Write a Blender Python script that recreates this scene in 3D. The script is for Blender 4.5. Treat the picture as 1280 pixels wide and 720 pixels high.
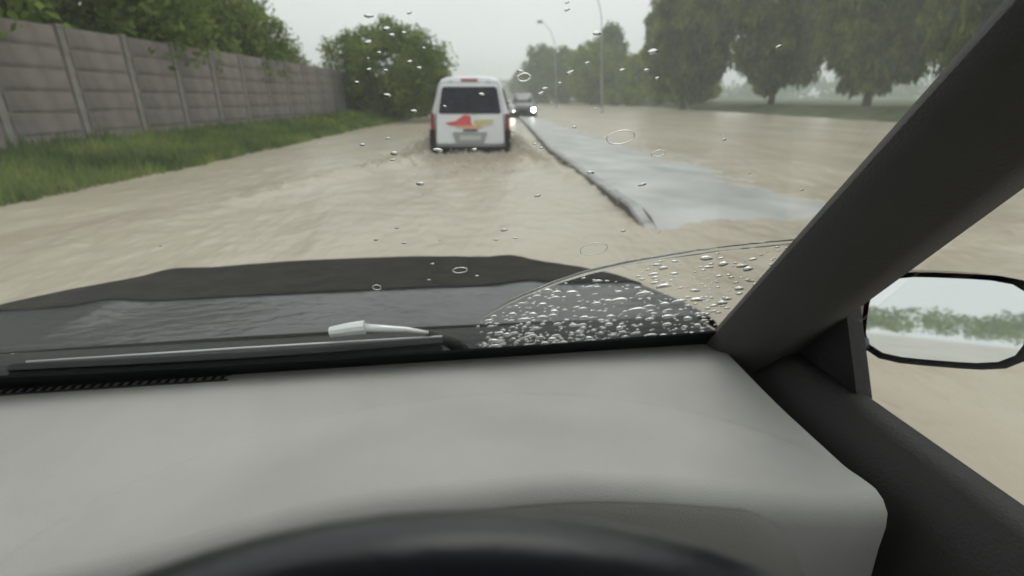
import bpy, math, random
import numpy as np
from mathutils import Vector, noise
random.seed(7); rng = np.random.default_rng(7)
S = bpy.context.scene
for o in list(bpy.data.objects): bpy.data.objects.remove(o)
R = math.radians
# ------------------------------------------------------------------ camera, sky, sun, exposure
PITCH = R(20.9); FPX = 624.0; CAMZ = 1.30
cam = bpy.data.cameras.new('camera'); co = bpy.data.objects.new('camera', cam); S.collection.objects.link(co)
co.location = (0, 0, CAMZ); co.rotation_euler = (math.pi/2 - PITCH, 0, 0)
cam.sensor_width = 36; cam.lens = FPX/1280*36; cam.clip_start = .02; cam.clip_end = 8000
cam.dof.use_dof = True; cam.dof.focus_distance = .46; cam.dof.aperture_fstop = 5.3
S.camera = co
SUN_EL, SUN_AZ = 62, 20
w = bpy.data.worlds.new("World"); S.world = w; w.use_nodes = True
nt = w.node_tree; nt.nodes.clear()
out = nt.nodes.new('ShaderNodeOutputWorld'); bg = nt.nodes.new('ShaderNodeBackground')
sky = nt.nodes.new('ShaderNodeTexSky'); sky.sky_type = 'NISHITA'; sky.sun_disc = False
sky.sun_elevation = R(SUN_EL); sky.sun_rotation = R(SUN_AZ); sky.air_density = 1.0; sky.dust_density = 6
mx = nt.nodes.new('ShaderNodeMix'); mx.data_type = 'RGBA'; mx.inputs[0].default_value = .94
tc = nt.nodes.new('ShaderNodeTexCoord'); nz = nt.nodes.new('ShaderNodeTexNoise'); nz.inputs['Scale'].default_value = 1.6
nz.inputs['Detail'].default_value = 4
cr = nt.nodes.new('ShaderNodeValToRGB'); cr.color_ramp.elements[0].position = .3; cr.color_ramp.elements[1].position = .7
cr.color_ramp.elements[0].color = (6.9, 7.25, 7.15, 1); cr.color_ramp.elements[1].color = (8.1, 8.4, 8.3, 1)
nt.links.new(tc.outputs['Generated'], nz.inputs['Vector']); nt.links.new(nz.outputs['Fac'], cr.inputs[0])
nt.links.new(sky.outputs[0], mx.inputs[6]); nt.links.new(cr.outputs[0], mx.inputs[7])
nt.links.new(mx.outputs[2], bg.inputs[0]); bg.inputs[1].default_value = .099
nt.links.new(bg.outputs[0], out.inputs[0])
sl = bpy.data.lights.new('sun', 'SUN'); sl.energy = .5; sl.angle = R(40); sl.color = (1, .97, .92)
so = bpy.data.objects.new('sun', sl); S.collection.objects.link(so)
so.rotation_euler = (R(90-SUN_EL), 0, R(180-SUN_AZ))
S.view_settings.view_transform = 'Standard'; S.view_settings.look = 'None'
S.view_settings.exposure = 0.34; S.view_settings.gamma = 1
S.cycles.volume_step_rate = 1; S.cycles.max_bounces = 12; S.cycles.transparent_max_bounces = 24
S.cycles.volume_bounces = 1

# ------------------------------------------------------------------ pixel helpers (reference pixels 1280x720)
cp, sp = math.cos(PITCH), math.sin(PITCH)
def ray(x, y):
    u = (x-640)/FPX; v = (360-y)/FPX
    return Vector((u, cp+v*sp, -sp+v*cp))
def at_fwd(x, y, Y):
    d = ray(x, y); return Vector((0, 0, CAMZ)) + d*(Y/d.y)

# ------------------------------------------------------------------ material helpers
MATS = {}
def mat(name, col, rough=.6, metal=0, noise_amt=0., nscale=8., bump=0., bscale=40., coat=0., spec=.5, emit=None, ior=None, detail=4):
    if name in MATS: return MATS[name]
    m = bpy.data.materials.new(name); m.use_nodes = True; t = m.node_tree; b = t.nodes['Principled BSDF']
    b.inputs['Base Color'].default_value = (*col, 1); b.inputs['Roughness'].default_value = rough
    b.inputs['Metallic'].default_value = metal; b.inputs['Specular IOR Level'].default_value = spec
    b.inputs['Coat Weight'].default_value = coat
    if ior: b.inputs['IOR'].default_value = ior
    tcn = t.nodes.new('ShaderNodeTexCoord')
    if noise_amt:
        n = t.nodes.new('ShaderNodeTexNoise'); n.inputs['Scale'].default_value = nscale; n.inputs['Detail'].default_value = detail
        r = t.nodes.new('ShaderNodeValToRGB'); r.color_ramp.elements[0].position = .3; r.color_ramp.elements[1].position = .7
        r.color_ramp.elements[0].color = (*[c*(1-noise_amt) for c in col], 1)
        r.color_ramp.elements[1].color = (*[min(1, c*(1+noise_amt)) for c in col], 1)
        t.links.new(tcn.outputs['Object'], n.inputs['Vector']); t.links.new(n.outputs['Fac'], r.inputs[0])
        t.links.new(r.outputs[0], b.inputs['Base Color'])
    if bump:
        n2 = t.nodes.new('ShaderNodeTexNoise'); n2.inputs['Scale'].default_value = bscale; n2.inputs['Detail'].default_value = detail
        bp = t.nodes.new('ShaderNodeBump'); bp.inputs['Strength'].default_value = bump; bp.inputs['Distance'].default_value = .01
        t.links.new(tcn.outputs['Object'], n2.inputs['Vector']); t.links.new(n2.outputs['Fac'], bp.inputs['Height'])
        t.links.new(bp.outputs[0], b.inputs['Normal'])
    if emit:
        b.inputs['Emission Color'].default_value = (*emit[0], 1); b.inputs['Emission Strength'].default_value = emit[1]
    MATS[name] = m; return m

def foliage(name, dark, mid, light, nscale=.9):
    m = bpy.data.materials.new(name); m.use_nodes = True; t = m.node_tree; t.nodes.clear()
    o = t.nodes.new('ShaderNodeOutputMaterial'); d = t.nodes.new('ShaderNodeBsdfDiffuse'); tr = t.nodes.new('ShaderNodeBsdfTranslucent')
    mix = t.nodes.new('ShaderNodeMixShader'); mix.inputs[0].default_value = .3
    tcn = t.nodes.new('ShaderNodeTexCoord'); n = t.nodes.new('ShaderNodeTexNoise'); n.inputs['Scale'].default_value = nscale
    n.inputs['Detail'].default_value = 6; n.inputs['Roughness'].default_value = .7
    r = t.nodes.new('ShaderNodeValToRGB'); e = r.color_ramp.elements
    e[0].position = .34; e[0].color = (*dark, 1); e[1].position = .68; e[1].color = (*light, 1)
    k = e.new(.5); k.color = (*mid, 1)
    t.links.new(tcn.outputs['Object'], n.inputs['Vector']); t.links.new(n.outputs['Fac'], r.inputs[0])
    t.links.new(r.outputs[0], d.inputs[0]); t.links.new(r.outputs[0], tr.inputs[0])
    t.links.new(d.outputs[0], mix.inputs[1]); t.links.new(tr.outputs[0], mix.inputs[2]); t.links.new(mix.outputs[0], o.inputs[0])
    return m

def pane_mat(name, tint, rough=0.0, ior=1.45, gloss_scale=1.0):
    m = bpy.data.materials.new(name); m.use_nodes = True; t = m.node_tree; t.nodes.clear()
    o = t.nodes.new('ShaderNodeOutputMaterial'); tr = t.nodes.new('ShaderNodeBsdfTransparent'); g = t.nodes.new('ShaderNodeBsdfGlossy')
    tr.inputs[0].default_value = (*tint, 1); g.inputs['Roughness'].default_value = rough
    # Schlick reflectance from the angle between view and surface, the same for both faces of a thin pane
    ge = t.nodes.new('ShaderNodeNewGeometry'); dt = t.nodes.new('ShaderNodeVectorMath'); dt.operation = 'DOT_PRODUCT'
    t.links.new(ge.outputs['Normal'], dt.inputs[0]); t.links.new(ge.outputs['Incoming'], dt.inputs[1])
    def M(op, a_, b_):
        q = t.nodes.new('ShaderNodeMath'); q.operation = op
        for i_, z_ in enumerate((a_, b_)):
            if isinstance(z_, (int, float)): q.inputs[i_].default_value = z_
            elif z_ is not None: t.links.new(z_, q.inputs[i_])
        return q.outputs[0]
    ab = M('ABSOLUTE', dt.outputs['Value'], None); f0 = ((ior-1)/(ior+1))**2
    fr = M('ADD', M('MULTIPLY', M('POWER', M('SUBTRACT', 1.0, ab), 5.0), 1-f0), f0)
    mix = t.nodes.new('ShaderNodeMixShader')
    t.links.new(M('MULTIPLY', fr, gloss_scale), mix.inputs[0])
    t.links.new(tr.outputs[0], mix.inputs[1]); t.links.new(g.outputs[0], mix.inputs[2]); t.links.new(mix.outputs[0], o.inputs[0])
    return m

def refr_mat(name, ior=1.33, tint=(1, 1, 1)):
    m = bpy.data.materials.new(name); m.use_nodes = True; t = m.node_tree; t.nodes.clear()
    o = t.nodes.new('ShaderNodeOutputMaterial'); g = t.nodes.new('ShaderNodeBsdfGlass'); g.inputs['IOR'].default_value = ior
    g.inputs['Roughness'].default_value = 0; g.inputs[0].default_value = (*tint, 1)
    t.links.new(g.outputs[0], o.inputs[0]); return m

# ------------------------------------------------------------------ mesh helpers
def mk(name, verts, faces, m, parent=None, smooth=False, loc=None, mats=None, fm=None):
    verts = [tuple(v) for v in verts]
    if parent is None and loc is None:
        a = np.array(verts); loc = ((a[:, 0].min()+a[:, 0].max())/2, (a[:, 1].min()+a[:, 1].max())/2, a[:, 2].min())
    if parent is None:
        verts = [(v[0]-loc[0], v[1]-loc[1], v[2]-loc[2]) for v in verts]
    me = bpy.data.meshes.new(name); me.from_pydata(verts, [], faces)
    for mm in (mats or [m]): me.materials.append(mm)
    if fm is not None: me.polygons.foreach_set('material_index', fm)
    if smooth: me.polygons.foreach_set('use_smooth', [True]*len(me.polygons))
    me.update()
    o = bpy.data.objects.new(name, me); S.collection.objects.link(o)
    if parent is not None: o.parent = parent
    else: o.location = loc
    return o
def tag(o, label=None, cat=None, group=None, kind=None):
    if label: o['label'] = label
    if cat: o['category'] = cat
    if group: o['group'] = group
    if kind: o['kind'] = kind
    return o
def empty(name, loc, rz=0):
    o = bpy.data.objects.new(name, None); S.collection.objects.link(o); o.location = loc; o.rotation_euler = (0, 0, rz)
    o.empty_display_size = .2; return o
def copy_tree(o, parent=None):
    c = o.copy(); S.collection.objects.link(c); c.parent = parent
    for ch in [k for k in bpy.data.objects if k.parent == o]: copy_tree(ch, c)
    return c
class MB:
    def __init__(s): s.v = []; s.f = []
    def add(s, v, f):
        n = len(s.v); s.v += [tuple(p) for p in v]; s.f += [tuple(i+n for i in q) for q in f]
    def box(s, c, d, rz=0, top=1.0):
        x, y, z = d[0]/2, d[1]/2, d[2]/2; V = []
        for k in (-1, 1):
            t = top if k > 0 else 1
            for a, b in ((-1, -1), (1, -1), (1, 1), (-1, 1)):
                px, py = a*x*t, b*y*t
                V.append((c[0]+px*math.cos(rz)-py*math.sin(rz), c[1]+px*math.sin(rz)+py*math.cos(rz), c[2]+k*z))
        s.add(V, [(3, 2, 1, 0), (4, 5, 6, 7), (0, 1, 5, 4), (1, 2, 6, 5), (2, 3, 7, 6), (3, 0, 4, 7)])
    def tube(s, pts, rad, n=10, closed=False, cap=True):
        pts = [Vector(p) for p in pts]; rs = rad if hasattr(rad, '__len__') else [rad]*len(pts); V = []; F = []; L = len(pts)
        up0 = Vector((0, 0, 1))
        for i, p in enumerate(pts):
            if closed: d = pts[(i+1) % L]-pts[i-1]
            else: d = pts[min(i+1, L-1)]-pts[max(i-1, 0)]
            d.normalize(); up = up0 if abs(d.z) < .95 else Vector((0, 1, 0))
            a = d.cross(up).normalized(); b = a.cross(d)
            for k in range(n):
                th = 2*math.pi*k/n; V.append(p+(a*math.cos(th)+b*math.sin(th))*rs[i])
        for i in range(L if closed else L-1):
            j = (i+1) % L
            for k in range(n): F.append((i*n+k, i*n+(k+1) % n, j*n+(k+1) % n, j*n+k))
        if cap and not closed: F.append(tuple(range(n))[::-1]); F.append(tuple((L-1)*n+k for k in range(n)))
        s.add(V, F)
    def grid(s, P):
        r, c = len(P), len(P[0]); s.add([p for row in P for p in row], [(i*c+j, i*c+j+1, (i+1)*c+j+1, (i+1)*c+j) for i in range(r-1) for j in range(c-1)])
    def prism(s, poly, y0, y1):   # polygon in x,z extruded along y
        n = len(poly); s.add([(x, y0, z) for x, z in poly]+[(x, y1, z) for x, z in poly],
              [tuple(range(n)), tuple(range(2*n-1, n-1, -1))]+[(i, i+n, (i+1) % n+n, (i+1) % n) for i in range(n)])
    def lathe(s, prof, c=(0, 0, 0), n=20, axis='z'):
        V = []; F = []
        for r, h in prof:
            for k in range(n):
                a = 2*math.pi*k/n; q = (r*math.cos(a), r*math.sin(a), h)
                if axis == 'x': q = (h, q[0], q[1])
                if axis == 'y': q = (q[0], h, q[1])
                V.append((c[0]+q[0], c[1]+q[1], c[2]+q[2]))
        for i in range(len(prof)-1):
            for k in range(n): F.append((i*n+k, i*n+(k+1) % n, (i+1)*n+(k+1) % n, (i+1)*n+k))
        F.append(tuple(range(n))[::-1]); F.append(tuple((len(prof)-1)*n+k for k in range(n)))
        s.add(V, F)
    def build(s, name, m, parent=None, smooth=False, **k): return mk(name, s.v, s.f, m, parent, smooth, **k)
def sstep(a, b, x):
    t = max(0, min(1, (x-a)/(b-a))); return t*t*(3-2*t)
def fbm(x, y, z=0, o=3): return noise.fractal(Vector((x, y, z)), 1.0, 2.0, o)

# ------------------------------------------------------------------ setting: water, ground, median
def shore(y):
    if y < 66: return 20 + (66-y)*.03
    return max(4, 20-(y-66)*.085)
def left_edge(y): return -6.6 - .35*fbm(y*.15, 3)
VX, VY = -.97, 12.15            # van rear centre
def med_l(y): return 1.40 - .062*(y-5.3) if y < 13 else .923-.0195*(y-13)
def med_r(y): return med_l(y) + max(.9, 2.9-.06*(y-6)) + .05*fbm(y*.4, 8)
ys = [-60, -40, -25, -15, -8, -4, -2, 0, 1, 1.5]
y = 1.5
while y < 60: y += max(.05, .0095*y); ys.append(y)
while y < 4000: y *= 1.06; ys.append(y)
xs = []; x = 0
while x < 26: xs.append(x); x += max(.06, .0125*x)
while x < 3000: xs.append(x); x *= 1.18
xs = [-a for a in xs[:0:-1]]+xs
def wz(x, y):
    d = math.hypot(x, y); a = 1/(1+(d/45)**2)
    z = .022*fbm(x*.9, y*.55, 1)+.020*fbm(x*2.6, y*1.7, 5)+.010*fbm(x*7, y*4.5, 9)
    dx, dy = x-VX, y-VY
    if -11 < dy < 5 and abs(dx) < 5:
        t = -dy
        # V shaped wash off the wheels and a churned trail
        wv = 1.0+max(0, t)*.32
        e = math.exp(-((abs(dx)-wv)/(.22+.05*max(0, t)))**2)*math.exp(-max(0, t)/4.5)
        z += .15*e*(1+.9*fbm(x*3, y*3, 2))*(1 if t > -4.5 else 0)
        if t > -.3: z += math.exp(-(dx/1.0)**2-t/3.)*.07*(fbm(x*4.2, y*3.2, 4)+.2)
    return z*a
V = []; nx = len(xs)
for yy in ys:
    for xx in xs: V.append((xx, yy, wz(xx, yy)))
F = [(i*nx+j, i*nx+j+1, (i+1)*nx+j+1, (i+1)*nx+j) for i in range(len(ys)-1) for j in range(nx-1)]
wm = bpy.data.materials.new('muddy_water'); wm.use_nodes = True; t = wm.node_tree; b = t.nodes['Principled BSDF']
b.inputs['Roughness'].default_value = .27; b.inputs['IOR'].default_value = 1.33
tcn = t.nodes.new('ShaderNodeTexCoord'); mp = t.nodes.new('ShaderNodeMapping'); mp.inputs['Scale'].default_value = (1, .45, 1)
n = t.nodes.new('ShaderNodeTexNoise'); n.inputs['Scale'].default_value = .55; n.inputs['Detail'].default_value = 7; n.inputs['Distortion'].default_value = .8
r = t.nodes.new('ShaderNodeValToRGB'); r.color_ramp.elements[0].position = .32; r.color_ramp.elements[1].position = .7
r.color_ramp.elements[0].color = (.41, .355, .275, 1); r.color_ramp.elements[1].color = (.51, .455, .365, 1)
n3 = t.nodes.new('ShaderNodeTexNoise'); n3.inputs['Scale'].default_value = 9; n3.inputs['Detail'].default_value = 5
bp = t.nodes.new('ShaderNodeBump'); bp.inputs['Strength'].default_value = .6; bp.inputs['Distance'].default_value = .04
t.links.new(tcn.outputs['Object'], mp.inputs[0]); t.links.new(mp.outputs[0], n.inputs['Vector']); t.links.new(mp.outputs[0], n3.inputs['Vector'])
t.links.new(n.outputs['Fac'], r.inputs[0]); t.links.new(r.outputs[0], b.inputs['Base Color'])
t.links.new(n3.outputs['Fac'], bp.inputs['Height']); t.links.new(bp.outputs[0], b.inputs['Normal'])
tag(mk('flood_water', V, F, wm, smooth=True, loc=(0, 0, 0)), 'brown muddy flood water covering the whole road', kind='structure')

# ground: below the water on the road, rising to verges left and right
def gz(x, y):
    le = left_edge(y); sh = shore(y); z = -.3
    if x < le: z = -.04+min(.5, (le-x)*.16)+.05*fbm(x*.7, y*.7, 2)+.02
    if x > sh: z = -.03+min(.7, (x-sh)*.12)+.06*fbm(x*.5, y*.5, 4)
    if abs(x-(le+.5)) < .5: z = max(z, -.3+.28*(le+1-x))
    if y > 330: z = max(z, .3)
    return z
gy = [-60, -30, -10]+list(np.arange(0, 60, .8))+[60*1.05**k for k in range(1, 90)]
gx = list(np.arange(0, 30, .5)); x = 30
while x < 3200: gx.append(x); x *= 1.15
gx = [-a for a in gx[:0:-1]]+gx; nx = len(gx)
V = [(xx, yy, gz(xx, yy)) for yy in gy for xx in gx]
F = [(i*nx+j, i*nx+j+1, (i+1)*nx+j+1, (i+1)*nx+j) for i in range(len(gy)-1) for j in range(nx-1)]
gm = mat('grass_ground', (.075, .10, .038), .95, noise_amt=.45, nscale=.8, bump=.8, bscale=6)
tag(mk('ground', V, F, gm, smooth=True, loc=(0, 0, 0)), 'green grass verge sloping to the flooded road', kind='structure')

# raised concrete median with a kerb along its left side
cm = mat('wet_concrete', (.40, .402, .385), .42, noise_amt=.28, nscale=1.1, bump=.25, bscale=3, spec=.6)
rows = []
my = list(np.arange(4.9, 14, .25))+list(np.arange(14, 90, 1.0))
for yy in my:
    row = []; l, rr = med_l(yy)+.13, med_r(yy)+.35
    endz = -.22*(1-sstep(4.9, 6.4, yy+.35*fbm(yy, 2)))
    for k in range(15):
        s = k/14; xx = l+(rr-l)*s
        zt = .105-.135*s**1.5+.012*fbm(xx*1.5, yy*.8, 3)
        # near end sinks under the water, further back on the right side
        zt += -.25*(1-sstep(4.7, 5.7, yy-.3*s+.12*fbm(xx*1.1, yy*.5, 7)))
        row.append((xx, yy, zt))
    rows.append(row)
mb = MB(); mb.grid(rows); tag(mb.build('median', cm, smooth=True), 'grey wet concrete median rising out of the muddy water', kind='structure')
km = mat('kerb_concrete', (.33, .33, .32), .5, noise_amt=.3, nscale=3, bump=.4, bscale=12)
kd = mat('kerb_face_grime', (.055, .058, .055), .5, noise_amt=.4, nscale=4)
kroot = empty('median_kerb', (med_l(5.3), 5.3, 0)); tag(kroot, 'dark stained kerb edging of the grey median', kind='structure')
yy = 4.8
def kz(y): return .125-.25*(1-sstep(4.7, 5.7, y))
while yy < 48:
    L = .98 if yy > 6.9 else .49; y1 = yy+L; a0, a1 = med_l(yy), med_l(y1); z0 = kz(yy); z1 = kz(y1)
    lx, ly = kroot.location.x, kroot.location.y; j = random.uniform(-.012, .012)
    g = .012
    pr = [(-.012, -.3), (0, -.03), (.018, 0), (.128, 0), (.128, -.3)]
    V = [(a0-lx+p[0]+j, yy+g-ly, z0+p[1]) for p in pr]+[(a1-lx+p[0]+j, y1-g-ly, z1+p[1]) for p in pr]
    Fk = [(i, i+1, i+6, i+5) for i in range(4)]+[(0, 1, 2, 3, 4), (9, 8, 7, 6, 5)]
    mk('kerb_stone', V, Fk, None, kroot, mats=[km, kd], fm=[1, 0, 0, 0, 0, 0]); yy = y1

# ------------------------------------------------------------------ trees
fol_a = foliage('foliage_fresh', (.06, .105, .028), (.16, .23, .06), (.33, .39, .11), .7)
fol_b = foliage('foliage_yellow', (.06, .11, .014), (.19, .27, .026), (.42, .47, .06), .4)
fol_c = foliage('foliage_brown', (.035, .055, .016), (.13, .17, .04), (.30, .33, .08), .5)
fol_d = foliage('foliage_dull', (.05, .10, .016), (.12, .20, .028), (.28, .37, .055), .35)
bark = mat('bark', (.11, .085, .06), .9, noise_amt=.4, nscale=6, bump=.8, bscale=18)
def leaves(centres, rads, per, size, droop=0., asp=.55):
    C = np.repeat(centres, per, 0); Rr = np.repeat(rads, per)[:, None]; N = len(C)
    d = rng.normal(size=(N, 3)); d /= np.linalg.norm(d, axis=1)[:, None]; d *= rng.random((N, 1))**.45
    P = C+d*Rr*np.array([1, 1, .8])
    a = rng.normal(size=(N, 3)); a[:, 2] -= droop*3; a /= np.linalg.norm(a, axis=1)[:, None]
    b2 = np.cross(a, rng.normal(size=(N, 3))); b2 /= np.linalg.norm(b2, axis=1)[:, None]+1e-9
    s = size*(.6+.8*rng.random((N, 1))); a = a*s*(1+droop); b2 = b2*s*asp*.5
    Vv = np.stack([P-a*.5, P+b2, P+a*.5, P-b2], 1).reshape(-1, 3)
    Ff = np.arange(N*4).reshape(-1, 4)
    return Vv, Ff
def tree_mesh(name, h, rx, crown_lo, nclump, per, leaf, fol, shape='round', droop=0., trunk_r=.18, clump_r=.55, lean=0., nlimb=7):
    """returns (root) with trunk and crown children"""
    root = empty(name, (0, 0, 0)); zc = (h+crown_lo)/2; rz = (h-crown_lo)/2
    cs = []; 
    while len(cs) < nclump:
        p = rng.normal(size=3); p /= np.linalg.norm(p); k = (.35+.65*rng.random()**.5)
        if shape == 'tall': wsc = 1-.45*max(0, p[2])*k
        elif shape == 'cone': wsc = 1-.75*((p[2]*k+1)/2)
        else: wsc = 1
        q = np.array([p[0]*rx*k*wsc, p[1]*rx*k*wsc, zc+p[2]*rz*k])
        nn = fbm(q[0]*.7/rx*3, q[1]*.7/rx*3, q[2]/rx*2.2+h, 2)
        if nn < (-.16 if droop else -.42): continue
        q[:2] *= 1+.22*nn; q[2] += .12*rz*nn
        cs.append(q)
    cs = np.array(cs); rads = clump_r*(.6+.8*rng.random(len(cs)))
    Vv, Ff = leaves(cs, rads, per, leaf, droop)
    me = bpy.data.meshes.new('crown'); me.vertices.add(len(Vv)); me.vertices.foreach_set('co', Vv.ravel())
    me.loops.add(len(Ff)*4); me.loops.foreach_set('vertex_index', Ff.ravel()); me.polygons.add(len(Ff))
    me.polygons.foreach_set('loop_start', np.arange(0, len(Ff)*4, 4)); me.materials.append(fol); me.update(calc_edges=True); me.validate()
    co_ = bpy.data.objects.new('crown', me); S.collection.objects.link(co_); co_.parent = root
    tb = MB(); top = Vector((lean, 0, crown_lo+rz*1.1))
    pts = [Vector((lean*(k/6)**1.5+.05*math.sin(k*2.1), .05*math.cos(k*1.7), top.z*k/6-.1)) for k in range(7)]
    tb.tube(pts, [trunk_r*(1.25-.85*k/6) for k in range(7)], 9)
    idx = rng.choice(len(cs), nlimb, replace=False)
    for i in idx:
        e = Vector(cs[i]); s0 = pts[3].lerp(pts[6], random.random()); 
        if s0.z > e.z: s0 = pts[3]
        mid = s0.lerp(e, .5)+Vector((0, 0, .12*(e-s0).length)); tb.tube([s0, mid, e], [trunk_r*.45, trunk_r*.28, trunk_r*.08], 6)
    tb.build('trunk', bark, root, smooth=True)
    return root
def put(root, x, y, label, cat='tree', group=None, s=1, rz=None):
    root.location = (x, y, max(gz(x, y), -.1)); root.scale = (s, s, s); root.rotation_euler.z = random.uniform(0, 6.28) if rz is None else rz
    tag(root, label, cat, group); return root

# big rounded tree on the left verge
T1 = tree_mesh('broadleaf_tree', 5.15, 3.35, .5, 400, 75, .19, fol_a, clump_r=.62, trunk_r=.16)
put(T1, -6.95, 31.5, 'big round leafy green tree at the end of the left wall', group='leafy trees along the left verge')
T1b = tree_mesh('broadleaf_tree', 3.9, 1.9, .5, 120, 75, .19, fol_a, clump_r=.5, trunk_r=.1)
put(T1b, -6.2, 38.5, 'smaller bushy tree tucked against the right flank of the big round tree', group='leafy trees along the left verge')
lab = ['leafy tree behind the left wall, nearest to the car',
       'leafy tree behind the left wall, second from the car', 'leafy tree behind the left wall, third from the car',
       'leafy tree behind the left wall, standing beside the big round tree']
for i, (x_, y_, s_) in enumerate([(-13.2, 9.5, 1.25), (-12.6, 15.5, 1.1), (-12.2, 21, .95), (-12.4, 27, .72)]):
    put(copy_tree(T1), x_, y_, lab[i], group='leafy trees along the left verge', s=s_)
# right side
T2 = tree_mesh('casuarina_tree', 17, 4.6, .8, 420, 80, .42, fol_c, 'tall', droop=.9, trunk_r=.28, clump_r=.95)
put(T2, 19.9, 62, 'tall drooping brown-green tree on the right shore, its top cut by the picture')
for i, (x_, y_, s_) in enumerate([(26.3, 54, .95), (28, 42, .95), (27, 30, .9)]):
    put(copy_tree(T2), x_, y_, ['tall drooping tree just right of the first brown-green one', 'tall drooping tree on the right shore, second nearest to the car',
        'tall drooping tree on the right shore, nearest to the car'][i], group='drooping trees along the right shore', s=s_)
T3 = tree_mesh('broadleaf_tree', 14.2, 3.1, 1, 240, 70, .45, fol_d, 'tall', trunk_r=.25, clump_r=1.0)
put(T3, 18.6, 104, 'tall narrow dome-topped tree standing in the middle of the right-hand row')
T4 = tree_mesh('broadleaf_tree', 10.6, 4.3, .3, 280, 70, .42, fol_b, trunk_r=.22, clump_r=1.0)
put(T4, 14.6, 98, 'yellow-green bushy tree left of the tall dome-topped tree')
T5 = tree_mesh('broadleaf_tree', 12.6, 4.6, .2, 280, 60, .5, fol_d, trunk_r=.25, clump_r=1.1)
put(T5, 6.9, 128, 'hazy grey-green tree farthest along the right-hand row, beside the van')
put(copy_tree(T5), 11.2, 122, 'hazy grey-green tree behind the gap between the far tree and the yellow-green tree', s=.93)
put(copy_tree(T5), 3.2, 170, 'low hazy tree peeping out over the white van, farthest of all', s=.78)
put(copy_tree(T4), 20.6, 88, 'wide yellow-green bushy tree between the dome-topped tree and the drooping tree', s=.72)
put(copy_tree(T4), 15.6, 112, 'yellow-green tree crown showing behind the left edge of the dome-topped tree', s=.9)
# shrubs on the right shore
SH = tree_mesh('shrub', 3.6, 2.1, .1, 70, 60, .28, fol_b, trunk_r=.06, clump_r=.7, nlimb=4)
sh = [(19.0, 84, 1.0), (21.3, 78, .9), (22.3, 72, .85), (17.2, 90, .9), (24.6, 70, 1.1), (15.8, 97, .8)]
names = ['yellow-green shrub under the tall dome-topped tree', 'shrub at the foot of the gap before the drooping tree', 'shrub touching the drooping tree on its left',
         'shrub at the waterline below the yellow-green tree', 'shrub behind the trunk of the drooping tree', 'small shrub at the far left of the shore shrubs']
for i, (x_, y_, s_) in enumerate(sh):
    put(SH if i == 0 else copy_tree(SH), x_, y_, names[i], 'shrub', 'shrubs on the right shore', s=s_)
# distant wood (one mass)
cs = []; 
for k in range(4600):
    a = rng.uniform(-3.14, 3.14); d = rng.uniform(300, 340); hh = 9+5*fbm(a*9, 2)
    cs.append((math.sin(a)*d, math.cos(a)*d, rng.random()*hh))
Vv, Ff = leaves(np.array(cs), np.full(len(cs), 4.), 26, 1.9)
o = mk('distant_wood', Vv.tolist(), Ff.tolist(), fol_d); tag(o, 'hazy line of far trees along the horizon', 'trees', kind='stuff')
# grass on left verge
gp = []; 
for k in range(34000):
    yy = 4+rng.random()**1.2*46; xx = -6.3-rng.random()**1.3*2.9; 
    z = gz(xx, yy)
    if z > -.05: gp.append((xx, yy, z))
gp = np.array(gp); N = len(gp); hh = .08+.22*rng.random(N)*(.4+rng.random(N)); an = rng.random(N)*6.28; wd = .016+.012*rng.random(N)
dx = np.cos(an)*wd; dy = np.sin(an)*wd; ln = rng.normal(size=(N, 2))*.06
Vg = np.stack([gp-np.stack([dx, dy, 0*dx], 1), gp+np.stack([dx, dy, 0*dx], 1), gp+np.stack([ln[:, 0], ln[:, 1], hh], 1)], 1).reshape(-1, 3)
tag(mk('grass', Vg.tolist(), np.arange(N*3).reshape(-1, 3).tolist(), fol_a), 'green grass at the edge of the flooded road', 'grass', kind='stuff')
hp = []
for k in range(260):
    yy = 20+rng.random()*34; hp.append((-7.3-rng.random()*1.2, yy, .15+.3*rng.random()))
Vv, Ff = leaves(np.array(hp), np.full(len(hp), .38), 60, .12)
tag(mk('verge_scrub', Vv.tolist(), Ff.tolist(), fol_a), 'low scrub growing along the foot of the left wall', 'scrub', kind='stuff')

# ------------------------------------------------------------------ concrete panel wall on the left
pm = mat('wall_panel', (.235, .205, .19), .8, noise_amt=.5, nscale=.9, bump=.5, bscale=14)
pm2 = mat('wall_post', (.27, .25, .235), .8, noise_amt=.25, nscale=3, bump=.4, bscale=20)
wroot = empty('panel_wall', (-9.3, 6, 0)); tag(wroot, 'pinkish grey precast panel wall between concrete posts along the left verge', 'wall')
pb = MB(); pb.box((0, 0, 1.3), (.14, .14, 2.7)); pb.box((0, 0, 2.67), (.17, .17, .06)); p0 = None; s0 = None
sb = MB(); sb.box((0, .9, 0), (.05, 1.64, .405)); sb.box((.032, .9, 0), (.018, 1.5, .30))
for i in range(19):
    if p0 is None: p0 = pb.build('post', pm2, wroot)
    else:
        c = p0.copy(); S.collection.objects.link(c); c.parent = wroot; c.location = (0, i*1.8, 0)
    if i < 18:
        for k in range(6):
            if s0 is None: s0 = sb.build('panel', pm, wroot); s0.location = (0, 0, .38)
            else:
                c = s0.copy(); S.collection.objects.link(c); c.parent = wroot; c.location = (random.uniform(-.005, .005), i*1.8, .38+k*.415)

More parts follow.
